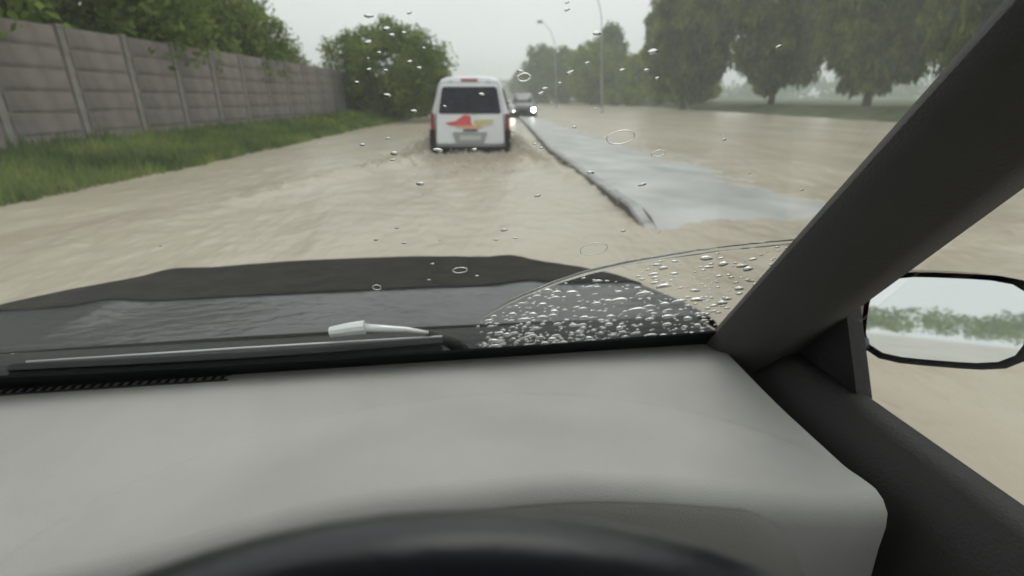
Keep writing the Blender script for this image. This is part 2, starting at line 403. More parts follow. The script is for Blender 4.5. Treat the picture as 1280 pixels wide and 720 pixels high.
# ------------------------------------------------------------------ far pale building, street lamps
bw = mat('pale_render', (.55, .57, .56), .8, noise_amt=.1, nscale=.5); rf = mat('grey_roof_sheet', (.33, .35, .36), .6, noise_amt=.2, nscale=1)
wd_ = mat('dark_window', (.03, .035, .04), .15)
br = empty('low_building', (13.2, 140, .4)); tag(br, 'pale low building half hidden between the far trees on the right', 'building')
mb = MB(); mb.box((0, 0, 1.8), (9, 6, 3.6)); mb.build('wall', bw, br)
mb = MB(); mb.prism([(-5, 3.65), (5, 3.65), (4.4, 4.9), (-4.4, 4.9)], -3.6, 3.6); mb.build('roof', rf, br)
for xx in (-3, -1, 3):
    mb = MB(); mb.box((xx, -3.02, 2), (1.1, .06, 1.2)); f_ = mb.build('window', wd_, br)
mb = MB(); mb.box((1.1, -3.02, 1.1), (1, .08, 2.2)); mb.build('door', wd_, br)
lm = mat('galvanised_steel', (.42, .43, .44), .45, metal=.6)
lh = mat('lamp_housing', (.25, .26, .27), .5); ll = mat('lamp_lens', (.6, .62, .6), .2)
def lamp(label, px, base_y, arm_px, arm_py, top_py, Y):
    b0 = at_fwd(px, 118, Y); tip = at_fwd(arm_px, arm_py, Y); top = at_fwd(px-2, top_py, Y)
    root = empty('street_lamp', (b0.x, Y, -.2)); tag(root, label, 'street lamp', 'street lamps over the opposite carriageway')
    L = lambda p: Vector(p)-root.location
    mb = MB(); b = Vector((0, 0, 0)); tp = L(top); ti = L(tip)
    pts = [b.lerp(tp, k/5) for k in range(6)]
    mb.tube(pts, [.08-.007*k for k in range(6)], 8); mb.build('pole', lm, root, smooth=True)
    mb = MB(); mb.box((0, 0, .35), (.32, .32, .5), top=.8); mb.build('pole_base', lm, root)
    mb = MB(); c = tp+Vector(((ti.x-tp.x)*.25, 0, (ti.z-tp.z)*.75)); arc = [tp*(1-s)**2+c*2*s*(1-s)+ti*s*s for s in np.linspace(0, 1, 8)]
    mb.tube(arc, .035, 7); mb.build('arm', lm, root, smooth=True)
    dr = 1 if ti.x < tp.x else -1
    mb = MB(); mb.lathe([(.03, -.36), (.13, -.28), (.17, 0), (.14, .25), (.05, .34)], (ti.x-.2*dr, ti.y, ti.z), 10, 'x'); h_ = mb.build('lamp_head', lh, root, smooth=True)
    mb = MB(); mb.lathe([(.11, -.13), (.10, -.19)], (ti.x-.2*dr, ti.y, ti.z), 12); mb.build('lens', ll, h_)
lamp('farther curved street lamp rising behind the hazy trees', 696, 125, 677, 27, 58, 66)
lamp('nearer tall street lamp leaning out of the top of the picture above the dome-topped tree', 754, 125, 739, -14, 26, 47)

# ------------------------------------------------------------------ oncoming vehicle with lit headlights
def body_loft(secs, ring):   # secs list of (y, fn) -> rings
    V = []; F = []; n = None
    for s in secs:
        rr = ring(s); n = len(rr); V += rr
    m_ = len(secs)
    for i in range(m_-1):
        for k in range(n): F.append((i*n+k, (i+1)*n+k, (i+1)*n+(k+1) % n, i*n+(k+1) % n))
    F.append(tuple(range(n))); F.append(tuple((m_-1)*n+k for k in range(n))[::-1]); return V, F
def car_ring(s):
    y, zb, zt, wb, wm, wt, zm = s     # bottom z, top z, widths bottom/mid/top, mid z
    L = [(wb, zb), (wm*1.0, zb+.12), (wm, zm), (wt+(wm-wt)*.25, zm+(zt-zm)*.55), (wt, zt-.06), (wt*.85, zt-.01), (wt*.45, zt+.012)]
    return [(x, y, z) for x, z in L]+[(-x, y, z) for x, z in L[::-1]]
tyre = mat('tyre_rubber', (.02, .02, .02), .8, bump=.3, bscale=60); rimm = mat('wheel_rim', (.35, .36, .37), .35, metal=.8)
glass_dark = mat('tinted_glass', (.018, .020, .030), .15, noise_amt=.5, nscale=9, spec=.3)
black_pl = mat('black_plastic', (.018, .018, .019), .55, bump=.2, bscale=80)
def wheel(parent, x, y, z, r=.33, wdt=.21):
    mb = MB(); mb.lathe([(r*.62, -wdt/2), (r*.93, -wdt/2), (r, -wdt*.35), (r, wdt*.35), (r*.93, wdt/2), (r*.62, wdt/2)], (0, 0, 0), 28, 'x'); wv = mb.build('wheel', tyre, parent, smooth=True); wv.location = (x, y, z)
    mb = MB(); sgn = 1 if x > 0 else -1
    mb.lathe([(r*.6, sgn*wdt*.45), (r*.55, sgn*wdt*.3), (r*.2, sgn*wdt*.33), (r*.12, sgn*wdt*.46)], (0, 0, 0), 24, 'x')
    for k in range(5):
        a = k*math.pi*2/5; mb.tube([(sgn*wdt*.42, 0, 0), (sgn*wdt*.4, math.cos(a)*r*.55, math.sin(a)*r*.55)], r*.07, 6)
    mb.build('rim', rimm, wv)
onc_paint = mat('dark_grey_paint', (.10, .105, .11), .4, coat=.6, noise_amt=.1, nscale=3)
on = empty('oncoming_car', (.74, 38, -.2), math.pi); on.scale = (1.05, 1.05, 1.02); tag(on, 'dark grey oncoming car with lit headlights just right of the white van', 'car')
secs = [(-2.2, .35, .95, .72, .80, .66, .6), (-2.1, .25, 1.1, .78, .87, .74, .7), (-1.9, .22, 1.62, .8, .89, .60, .95), (-1.2, .22, 1.72, .8, .89, .62, .95), (0, .22, 1.74, .8, .89, .63, .97),
        (.45, .22, 1.66, .8, .89, .62, .97), (1.05, .22, 1.12, .8, .89, .70, .93), (1.9, .24, 1.0, .78, .87, .68, .8), (2.2, .3, .86, .74, .82, .64, .7)]
V, F = body_loft(secs, car_ring); mk('body', V, F, onc_paint, on, smooth=True)
mb = MB(); mb.add([(-.62, 1.06, 1.14), (.62, 1.06, 1.14), (.52, .5, 1.60), (-.52, .5, 1.60)], [(0, 1, 2, 3)]); mb.add([(-.62, 1.04, 1.12), (.62, 1.04, 1.12), (.52, .48, 1.58), (-.52, .48, 1.58)], [(3, 2, 1, 0)]); mb.build('windscreen', glass_dark, on)
hlm = mat('headlight_lit', (1, 1, .95), .2, emit=((1, 1, .88), 30))
for xx in (-.67, .67):
    mb = MB(); mb.lathe([(.13, 2.10), (.125, 2.19), (.09, 2.225), (.04, 2.235)], (xx, 0, .70), 14, 'y'); mb.build('headlight', hlm, on, smooth=True)
mb = MB(); mb.box((0, 2.2, .62), (.8, .06, .2)); mb.build('grille', black_pl, on)
mb = MB(); mb.box((0, 2.2, .4), (1.5, .1, .16), top=.94); mb.build('front_bumper', black_pl, on)
for xx in (-.8, .8):
    for yy in (-1.35, 1.35): wheel(on, xx, yy, .32)
    mb = MB(); mb.box((xx*1.22, .75, 1.12), (.2, .1, .15), top=.8); mb.build('door_mirror', onc_paint, on)

# ------------------------------------------------------------------ white van
vp = mat('white_van_paint', (.78, .79, .82), .28, coat=.5, noise_amt=.04, nscale=2)
van = empty('van', (VX, VY, -.22), R(1.5)); van.scale = (.955, 1, .955); tag(van, 'white passenger van with red and yellow logo driving away through the flood', 'van')
# local z: 0 = road, so water is at .22
def van_ring(s):
    y, hw, zt, tw, ybend = s
    L = [(hw*.90, .30), (hw*.985, .42), (hw, .75), (hw*.995, 1.08), (hw*.965, 1.32), (hw-(hw-tw)*.55, 1.60), (tw+.02, zt-.16), (tw-.05, zt-.05), (tw*.72, zt), (tw*.3, zt+.02)]
    out_ = []
    for x, z in L:
        yy = y
        if ybend: yy = y + ybend*max(0, (z-1.0))**1.25 + (.05*(x/hw)**6 if z > .3 else 0)
        out_.append((x, yy, min(z, zt+.03)))
    return out_+[(-x, y, z) for x, y, z in out_[::-1]]
secs = [(.0, .915, 2.00, .70, .22), (.10, .945, 2.04, .725, .16), (.5, .955, 2.06, .735, 0), (1.5, .96, 2.07, .74, 0), (2.6, .96, 2.06, .74, 0), (3.3, .955, 1.98, .72, 0),
        (3.9, .945, 1.55, .76, 0), (4.35, .93, 1.18, .78, 0), (4.75, .88, 1.0, .74, 0), (4.9, .8, .9, .66, 0)]
V, F = body_loft(secs, van_ring); mk('body', V, F, vp, van, smooth=True)
def ry(z): return .22*max(0, z-1.0)**1.25
def rear_patch(name, poly, m, parent=van, off=.006, th=.012):
    """flat or slightly raised panel lying on the rear face; poly in (x, z) pixels turned to metres"""
    n = len(poly); F_ = [tuple(range(n)), tuple(range(2*n-1, n-1, -1))]+[(i, i+n, (i+1) % n+n, (i+1) % n) for i in range(n)]
    return mk(name, [(x, ry(z)-off-th, z) for x, z in poly]+[(x, ry(z)-off+.03, z) for x, z in poly], F_, m, parent)
def round_poly(pts, r=.05, k=4):
    o_ = []; n = len(pts)
    for i in range(n):
        p = Vector(pts[i]); a = (Vector(pts[i-1])-p); b2 = (Vector(pts[(i+1) % n])-p); a = p+a.normalized()*r; b2 = p+b2.normalized()*r
        for j in range(k+1):
            s = j/k; q = a*(1-s)**2+p*2*s*(1-s)+b2*s*s; o_.append((q.x, q.y))
    return o_
rear_patch('tailgate_seam', round_poly([(-.84, .52), (.84, .52), (.80, 1.25), (.70, 1.93), (-.70, 1.93), (-.80, 1.25)], .08), mat('panel_gap', (.10, .10, .105), .6), off=-.004, th=.008)
gate = rear_patch('tailgate', round_poly([(-.83, .53), (.83, .53), (.79, 1.25), (.69, 1.92), (-.69, 1.92), (-.79, 1.25)], .08), vp, off=.0, th=.014)
rear_patch('rear_window', round_poly([(-.76, 1.22), (.76, 1.22), (.655, 1.83), (-.655, 1.83)], .07), glass_dark, gate, off=.014, th=.006)
red = mat('logo_red', (.66, .10, .10), .4, noise_amt=.1, nscale=6); yel = mat('logo_yellow', (.58, .53, .26), .4); org = mat('logo_orange', (.76, .42, .24), .4)
rear_patch('red_logo', round_poly([(-.60, 1.02), (-.36, 1.05), (-.14, 1.20), (.02, 1.18), (.02, 1.0), (.14, .88), (-.04, .92), (-.28, .95), (-.5, .96)], .03), red, gate, off=.0146, th=.002)
rear_patch('yellow_logo', round_poly([(.08, 1.08), (.56, 1.10), (.54, .98), (.14, .93)], .02), yel, gate, off=.0150, th=.002)
rear_patch('orange_logo', round_poly([(-.36, .91), (.12, .87), (.34, .91), (.10, .955), (-.3, .95)], .015), org, gate, off=.0155, th=.002)
plm = mat('grey_garnish', (.33, .34, .36), .35); 
rear_patch('plate_garnish', round_poly([(-.44, .80), (.42, .80), (.32, .52), (-.34, .52)], .03), plm, gate, off=.0146, th=.02)
rear_patch('number_plate', round_poly([(-.26, .73), (.26, .73), (.26, .61), (-.26, .61)], .01), mat('plate_face', (.55, .56, .5), .4), gate, off=.036, th=.004)
mb = MB(); mb.tube([(.1, -.03, 1.2), (.05, .0, 1.35), (-.25, .06, 1.5)], .009, 6); mb.build('rear_wiper', black_pl, gate)
mb = MB(); mb.box((.0, -.02, .845), (.34, .03, .035)); mb.build('tailgate_handle', black_pl, gate)
for xx in (-.45, .45):
    mb = MB(); mb.box((xx, .205, 1.955), (.09, .05, .03)); mb.build('hinge', vp, gate)
mb = MB(); mb.box((0, .2, 1.985), (.4, .05, .035)); mb.build('stop_lamp', mat('dull_red_lens', (.35, .03, .03), .2), van)
tl = mat('tail_lamp_red', (.22, .012, .014), .15, coat=.5); 
for sgn in (-1, 1):
    mb = MB(); mb.prism([(sgn*.86, .86), (sgn*.955, .86), (sgn*.95, 1.22), (sgn*.87, 1.22)], -.015, .16); q = mb.build('tail_light', tl, van)
    mb = MB(); mb.prism([(sgn*.855, .86), (sgn*.985, .86), (sgn*.995, .30), (sgn*.86, .18)][::1], -.03, .35); mb.build('corner_guard', MATS.get('matt_black_bumper') or mat('matt_black_bumper', (.012, .012, .013), .8, spec=.15), van)
mb = MB()
for sgn in (0,): mb.prism(round_poly([(-.88, .46), (.88, .46), (.84, .16), (-.84, .16)], .04), -.10, .25)
mb.build('rear_bumper', mat('matt_black_bumper', (.012, .012, .013), .8, spec=.15), van)
mb = MB(); mb.box((-.34, -.02, .17), (.36, .2, .16)); mb.tube([(-.5, -.1, .2), (-.2, -.1, .2)], .04, 8); mb.build('tow_bracket', black_pl, van)
for xx in (-.80, .80):
    for yy in (.95, 3.95): wheel(van, xx, yy, .34, .34, .23)
for sgn in (-1, 1):
    for (a, b_) in ((.45, 1.45), (1.55, 2.5), (2.6, 3.4)):
        def sx(z): return sgn*(.96-(.96-.74)*max(0, (z-1.32))/.6*.85+.012)
        mk('side_window', [(sx(1.3), a, 1.3), (sx(1.3), b_, 1.3), (sx(1.78), b_-(.25 if b_ > 3 else 0), 1.78), (sx(1.78), a+(.05), 1.78),
                           (sx(1.3)-sgn*.05, a, 1.3), (sx(1.3)-sgn*.05, b_, 1.3), (sx(1.78)-sgn*.05, b_, 1.78), (sx(1.78)-sgn*.05, a, 1.78)],
           [(0, 1, 2, 3), (7, 6, 5, 4), (0, 4, 5, 1), (1, 5, 6, 2), (2, 6, 7, 3), (3, 7, 4, 0)], glass_dark, van)
    mb = MB(); mb.lathe([(.03, -.06), (.10, -.05), (.12, 0), (.09, .07), (.03, .1)], (sgn*1.08, 3.5, 1.28), 12, 'y'); mb.tube([(sgn*.94, 3.5, 1.2), (sgn*1.05, 3.5, 1.25)], .025, 6); mb.build('door_mirror', vp, van, smooth=True)
# brown spray thrown up by the van's wheels
foam = mat('muddy_spray', (.58, .52, .43), .5)
sv = MB(); ico = [(0, 0, 1), (.9, 0, .2), (.28, .85, .2), (-.73, .53, .2), (-.73, -.53, .2), (.28, -.85, .2), (0, 0, -1)]
icf = [(0, 1, 2), (0, 2, 3), (0, 3, 4), (0, 4, 5), (0, 5, 1), (6, 2, 1), (6, 3, 2), (6, 4, 3), (6, 5, 4), (6, 1, 5)]
for k in range(8000):
    sgn = random.choice((-1, 1)); t_ = random.expovariate(1.6); q = random.random()
    px_ = VX+sgn*(1.0+t_*.3+random.gauss(0, .16)); py_ = VY+1.0-t_*1.1+random.gauss(0, .2); pz_ = abs(random.gauss(0, .17))*math.exp(-t_*.5)+wz(px_, py_)
    if q > .72: px_ = VX+random.gauss(0, .5); py_ = VY-.1-random.expovariate(1.5); pz_ = abs(random.gauss(0, .05))+wz(px_, py_)
    r_ = random.uniform(.006, .026)
    sv.add([(px_+a*r_, py_+b2*r_, pz_+c*r_) for a, b2, c in ico], icf)
tag(sv.build('wheel_spray', foam, smooth=True), 'brown spray and foam churned up around the wheels of the white van', 'spray', kind='stuff')

# ------------------------------------------------------------------ the car the photograph is taken from
YAW = R(7.6); cy_, sy_ = math.cos(YAW), math.sin(YAW)
OFF = Vector((-.30, -.2, -1.5))
def carW(p): return Vector((p[0]*cy_-p[1]*sy_, p[0]*sy_+p[1]*cy_, p[2]+CAMZ))
own = empty('own_car', carW(OFF), YAW); tag(own, 'dark bonnet, wet windscreen and pale grey dashboard of the car the picture is taken from', 'car')
def cpart(name, mb, m, parent=None, smooth=False, **k):
    return mk(name, [(v[0]-OFF.x, v[1]-OFF.y, v[2]-OFF.z) for v in mb.v], mb.f, m, parent or own, smooth, **k)
RAKE = R(50); GY, GZ = .70, -.38
gd = Vector((0, -math.cos(RAKE), math.sin(RAKE))); gn = Vector((0, math.sin(RAKE), math.cos(RAKE)))
def G(X, s, out_=0.): return Vector((X, GY, GZ))+gd*s+gn*out_       # glass plane coordinates
def px_glass(x, y, o_=.0044):
    """pixel -> (X, s) on the glass inner face"""
    d = ray(x, y); dl = Vector((d.x*cy_+d.y*sy_, -d.x*sy_+d.y*cy_, d.z))
    t_ = (Vector((0, GY, GZ)).dot(gn)+o_)/dl.dot(gn); p = dl*t_
    return p.x, (p-Vector((0, GY, GZ))).dot(gd)
XL, XR = -1.02, .46; STOP = .80
# windscreen
wg = pane_mat('windscreen_glass', (.985, .995, .985), 0.0, gloss_scale=.75)
mb = MB(); TH = .004
a = [G(XL, -.08), G(XR, -.08), G(XR-.07, STOP), G(XL+.07, STOP)]; b2 = [p+gn*TH for p in a]
mb.add(a+b2, [(3, 2, 1, 0), (4, 5, 6, 7), (0, 1, 5, 4), (1, 2, 6, 5), (2, 3, 7, 6), (3, 0, 4, 7)])
ws = cpart('windscreen', mb, wg)
frit = mat('black_frit', (.004, .0045, .006), .6, spec=.15)
mb = MB(); P = []
for k in range(41):
    X = XL+(XR-XL)*k/40; top_s = .031+.006*math.sin(k*1.3)*.1 + .02*sstep(-.3, -1.0, X)
    if X > .1: top_s += .012*sstep(.1, .45, X)
    P.append([G(X, -.03, -.005), G(X, top_s, -.005), G(X, top_s, -.0015), G(X, -.03, -.0015), G(X, -.03, -.005)])
mb.grid(P); cpart('frit_band', mb, frit, ws)
# cowl below the glass
cowl = mat('cowl_plastic', (.045, .046, .048), .8, bump=.4, bscale=60, spec=.18)
mb = MB(); P = []
for k in range(33):
    X = XL+.02+(XR-XL+.05)*k/32
    P.append([(X, .72, -.50), (X, .735, -.452), (X, .80, -.445), (X, .90, -.446), (X, .948, -.449), (X, .949, -.52)])
mb.grid(P); cpart('cowl', mb, cowl, smooth=False)
# bonnet
paint = bpy.data.materials.new('wet_dark_paint'); paint.use_nodes = True; t = paint.node_tree; b = t.nodes['Principled BSDF']
b.inputs['Base Color'].default_value = (.028, .030, .035, 1); b.inputs['Roughness'].default_value = .4; b.inputs['Metallic'].default_value = .1
b.inputs['Specular IOR Level'].default_value = .2; b.inputs['Coat Weight'].default_value = .6; b.inputs['Coat Roughness'].default_value = .03
tcn = t.nodes.new('ShaderNodeTexCoord'); vo = t.nodes.new('ShaderNodeTexNoise'); vo.inputs['Scale'].default_value = 16; vo.inputs['Detail'].default_value = 3
mpp = t.nodes.new('ShaderNodeMapping'); mpp.inputs['Scale'].default_value = (1, 1.8, 1)
bp = t.nodes.new('ShaderNodeBump'); bp.inputs['Strength'].default_value = .5; bp.inputs['Distance'].default_value = .012
t.links.new(tcn.outputs['Object'], mpp.inputs[0]); t.links.new(mpp.outputs[0], vo.inputs['Vector']); t.links.new(vo.outputs['Fac'], bp.inputs['Height']); t.links.new(bp.outputs[0], b.inputs['Coat Normal'])
BX, BY0, BW, BL = -.30, .6, .93, 1.02
def bw_at(Y): return BW*max(0.0001, 1-((Y-BY0)/BL)**3)**(1/3)
def bz(X, Y):
    r = (abs(X-BX)/BW)**3+((max(Y, BY0)-BY0)/BL)**3
    z = -.442-.012*sstep(.95, 1.2, Y)-.028*sstep(1.15, 1.6, Y)-.018*((X-BX)/BW)**2
    z -= .05*sstep(.86, 1.02, r)
    z += .012*math.exp(-((abs(X-BX)-.50)/.06)**2)*sstep(.95, 1.15, Y)
    return z
P = []
Ys = list(np.linspace(.952, 1.5, 28))+list(1.5+.119*np.sin(np.linspace(.1, math.pi/2, 14)))
for Y in Ys:
    W_ = bw_at(Y); P.append([(BX+W_*s, Y, bz(BX+W_*s, Y)) for s in np.sin(np.linspace(-math.pi/2, math.pi/2, 61))])
mb = MB(); mb.grid([[tuple(p) for p in row] for row in P]); bon = cpart('bonnet', mb, paint, smooth=True)
# body sides and nose below the bonnet edge
edge = [row[0] for row in P]+P[-1][1:-1]+[row[-1] for row in P][::-1]
mb = MB(); prof = [(1.0, -.004), (1.012, -.03), (1.03, -.12), (1.035, -.32), (1.03, -.62), (1.0, -.95)]
mb.grid([[(BX+(p[0]-BX)*k, BY0+(p[1]-BY0)*k, p[2]+dz) for k, dz in prof] for p in edge]); cpart('front_wings_and_nose', mb, paint, smooth=True)
# matt black guard across the front of the bonnet
gmat = mat('bonnet_guard_vinyl', (.014, .012, .010), .9, noise_amt=.6, nscale=14, bump=.5, bscale=30, spec=.15)
P2 = []
for Y in [y_ for y_ in np.linspace(1.215, 1.5, 14)]+list(1.5+.1185*np.sin(np.linspace(.1, math.pi/2, 12))):
    W_ = bw_at(Y)*.999; P2.append([(BX+W_*s, Y, bz(BX+W_*s, Y)+.004) for s in np.sin(np.linspace(-math.pi/2, math.pi/2, 61))])
mb = MB(); mb.grid(P2); gd_ = cpart('bonnet_guard', mb, gmat, bon, smooth=True); gd_['label'] = 'matt black guard band across the front of the bonnet'
# dashboard
dm = mat('dash_grey', (.455, .442, .42), .6, noise_amt=.09, nscale=5, bump=.1, bscale=500, spec=.35)
t = dm.node_tree; b = t.nodes['Principled BSDF']; src = b.inputs['Base Color'].links[0].from_socket
tcn = t.nodes.new('ShaderNodeTexCoord'); n = t.nodes.new('ShaderNodeTexNoise'); n.inputs['Scale'].default_value = 420; n.inputs['Detail'].default_value = 1
rr_ = t.nodes.new('ShaderNodeMapRange'); rr_.inputs[1].default_value = .74; rr_.inputs[2].default_value = .80; rr_.inputs[4].default_value = .5
mxx = t.nodes.new('ShaderNodeMix'); mxx.data_type = 'RGBA'; mxx.inputs[7].default_value = (.7, .69, .66, 1)
t.links.new(tcn.outputs['Object'], n.inputs['Vector']); t.links.new(n.outputs['Fac'], rr_.inputs[0]); t.links.new(rr_.outputs[0], mxx.inputs[0])
t.links.new(src, mxx.inputs[6]); t.links.new(mxx.outputs[2], b.inputs['Base Color'])
def dz_(X, Y):
    z = -.386 - .010*sstep(.71, .5, Y)
    e = math.sqrt(((X-.01)/.45)**2+((Y-.33)/.275)**2)
    z += .060*(1-sstep(.15, 1.0, e))+.006*(1-sstep(.96, 1.0, e))
    z -= .02*sstep(-.35, -.8, X)*sstep(.6, .35, Y)
    return z
DX = np.linspace(-1.0, .44, 145); P = []
for Y in np.linspace(.715, .366, 60): P.append([(X, Y, dz_(X, Y)) for X in DX])
for (dy_, dzz) in ((.355, -.004), (.346, -.014), (.343, -.03), (.343, -.06), (.335, -.2), (.30, -.40)):
    P.append([(X, dy_, dz_(X, .366)+dzz) for X in DX])
mb = MB(); mb.grid([r_[::-1] for r_ in P]); dash = cpart('dashboard', mb, dm, smooth=True)
# instrument surround under the hood lip
im = mat('instrument_surround', (.27, .26, .24), .6, bump=.1, bscale=400)
mb = MB(); P = []
for k in range(41):
    X = -.36+.74*k/40; zl = dz_(X, .366)-.012-.10*(max(0, abs(X-.01)-.26)/.1)**2
    P.append([(X, .342, zl), (X, .336, zl-.01), (X, .328, zl-.05), (X, .31, zl-.16)])
mb.grid(P); cpart('instrument_surround', mb, im, dash, smooth=True)
# defroster slots near the glass, passenger side
mb = MB()
for k in range(46): mb.box((-.90+k*.0125, .690, dz_(-.5, .69)+.001), (.0032, .012, .003))
mb.box((-.618, .6975, dz_(-.5, .69)+.001), (.58, .002, .003)); mb.box((-.618, .6825, dz_(-.5, .69)+.001), (.58, .002, .003))
cpart('defroster_vent', mb, black_pl, dash)
# steering wheel
leather = mat('wheel_leather', (.012, .015, .021), .30, bump=.04, bscale=300, spec=.6)
tilt = R(27); WR, TR = .19, .0165; RC = Vector((-.018, .085, -.106))-Vector((0, math.sin(tilt), math.cos(tilt)))*.19
ua = Vector((1, 0, 0)); ub = Vector((0, math.sin(tilt), math.cos(tilt))); un = ua.cross(ub)
sw = None
mb = MB(); mb.tube([RC+ua*WR*math.cos(a)+ub*WR*math.sin(a) for a in np.linspace(0, 2*math.pi, 97)[:-1]], TR, 24, closed=True)
sw = cpart('steering_wheel', mb, leather, smooth=True)
mb = MB()
for a in (R(10), R(170), R(270)):
    mb.tube([RC+(ua*math.cos(a)+ub*math.sin(a))*r_-un*(-.03)*(1-r_/WR) for r_ in (.05, .1, .15, WR-.005)], [.028, .018, .014, .016], 10)
cpart('spoke', mb, leather, sw, smooth=True)
mb = MB(); Vh = []; 
rings_ = [(0.001, .022), (.04, .02), (.065, .012), (.075, -.01), (.07, -.05)]
for r_, h_ in rings_:
    for k in range(28): a = 2*math.pi*k/28; Vh.append(RC+ua*r_*math.cos(a)+ub*r_*math.sin(a)+un*h_)
mb.add(Vh, [(i*28+k, i*28+(k+1) % 28, (i+1)*28+(k+1) % 28, (i+1)*28+k) for i in range(4) for k in range(28)]); cpart('hub', mb, leather, sw, smooth=True)
mb = MB(); mb.tube([RC-un*.04, RC-un*.22], [.045, .055], 16); cpart('steering_column', mb, black_pl)
# wipers: driver's arm parked pointing left, passenger's further left
glint_silver = mat('sky_glint_silver', (.80, .81, .82), .3, metal=.35)  # pale colour paints in the sky's glint on the wet wiper; plain silver on handles
blade_m = mat('wiper_rubber', (.022, .022, .024), .75, spec=.2)
def on_glass(pts, out_): return [G(*px_glass(*p), out_) for p in pts]
def wiper(dx=0., name='wiper'):
    D = Vector((dx, 0, 0))
    q0 = px_glass(553, 425, .02); b0 = G(q0[0], q0[1], .020); b1 = G(q0[0]-.60, q0[1]-.004, .020)
    mb = MB()
    for (hw, o0, o1) in ((.0085, .012, .022), (.003, .001, .012)):
        P = []
        for k in range(21):
            s = k/20; c = b0.lerp(b1, s)+gn*(-.014*math.sin(math.pi*s)*.3-.020)+D
            P.append([c-gd*hw+gn*o0, c+gd*hw+gn*o0, c+gd*hw*.7+gn*o1, c-gd*hw*.7+gn*o1, c-gd*hw+gn*o0])
        mb.grid(P); 
    root = cpart('wiper', mb, blade_m)
    # arm: from pivot beside the cowl to its hook half way along the blade
    piv = Vector((.02, .80, -.430))+D
    mid = b0.lerp(b1, .035)+gn*.014+gd*.0+D; m2 = b0.lerp(b1, .15)+gn*.020+gd*.012+D; hk = b0.lerp(b1, .192)+gn*.022+gd*.014+D; h2 = b0.lerp(b1, .30)+gn*.02+gd*.008+D
    mb = MB(); mb.tube([mid, mid.lerp(m2, .5)+gn*.002, m2, hk], [.003, .0042, .0058, .007], 8); 
    a_ = cpart('wiper_arm', mb, glint_silver, root, smooth=True)
    mb = MB(); mb.tube([hk+gd*.002, hk.lerp(h2, .35)+gd*.002, hk.lerp(h2, .8)], [.0105, .010, .008], 10); cpart('arm_bracket', mb, glint_silver, root, smooth=False)
    mb = MB(); mb.tube([b0+gn*.008-gd*.004+D, b0.lerp(b1, .5)+gn*.009-gd*.004+D, b0.lerp(b1, .98)+gn*.008-gd*.004+D], .0016, 6); cpart('spine_rail', mb, glint_silver, root, smooth=True)
    mb = MB(); mb.tube([piv, piv.lerp(mid, .35)+Vector((0, 0, .008)), mid], [.016, .012, .006], 10); mb.lathe([(.018, -.012), (.018, .008), (.012, .014)], tuple(piv), 16); cpart('pivot_arm', mb, black_pl, root, smooth=True)
wiper(0); 
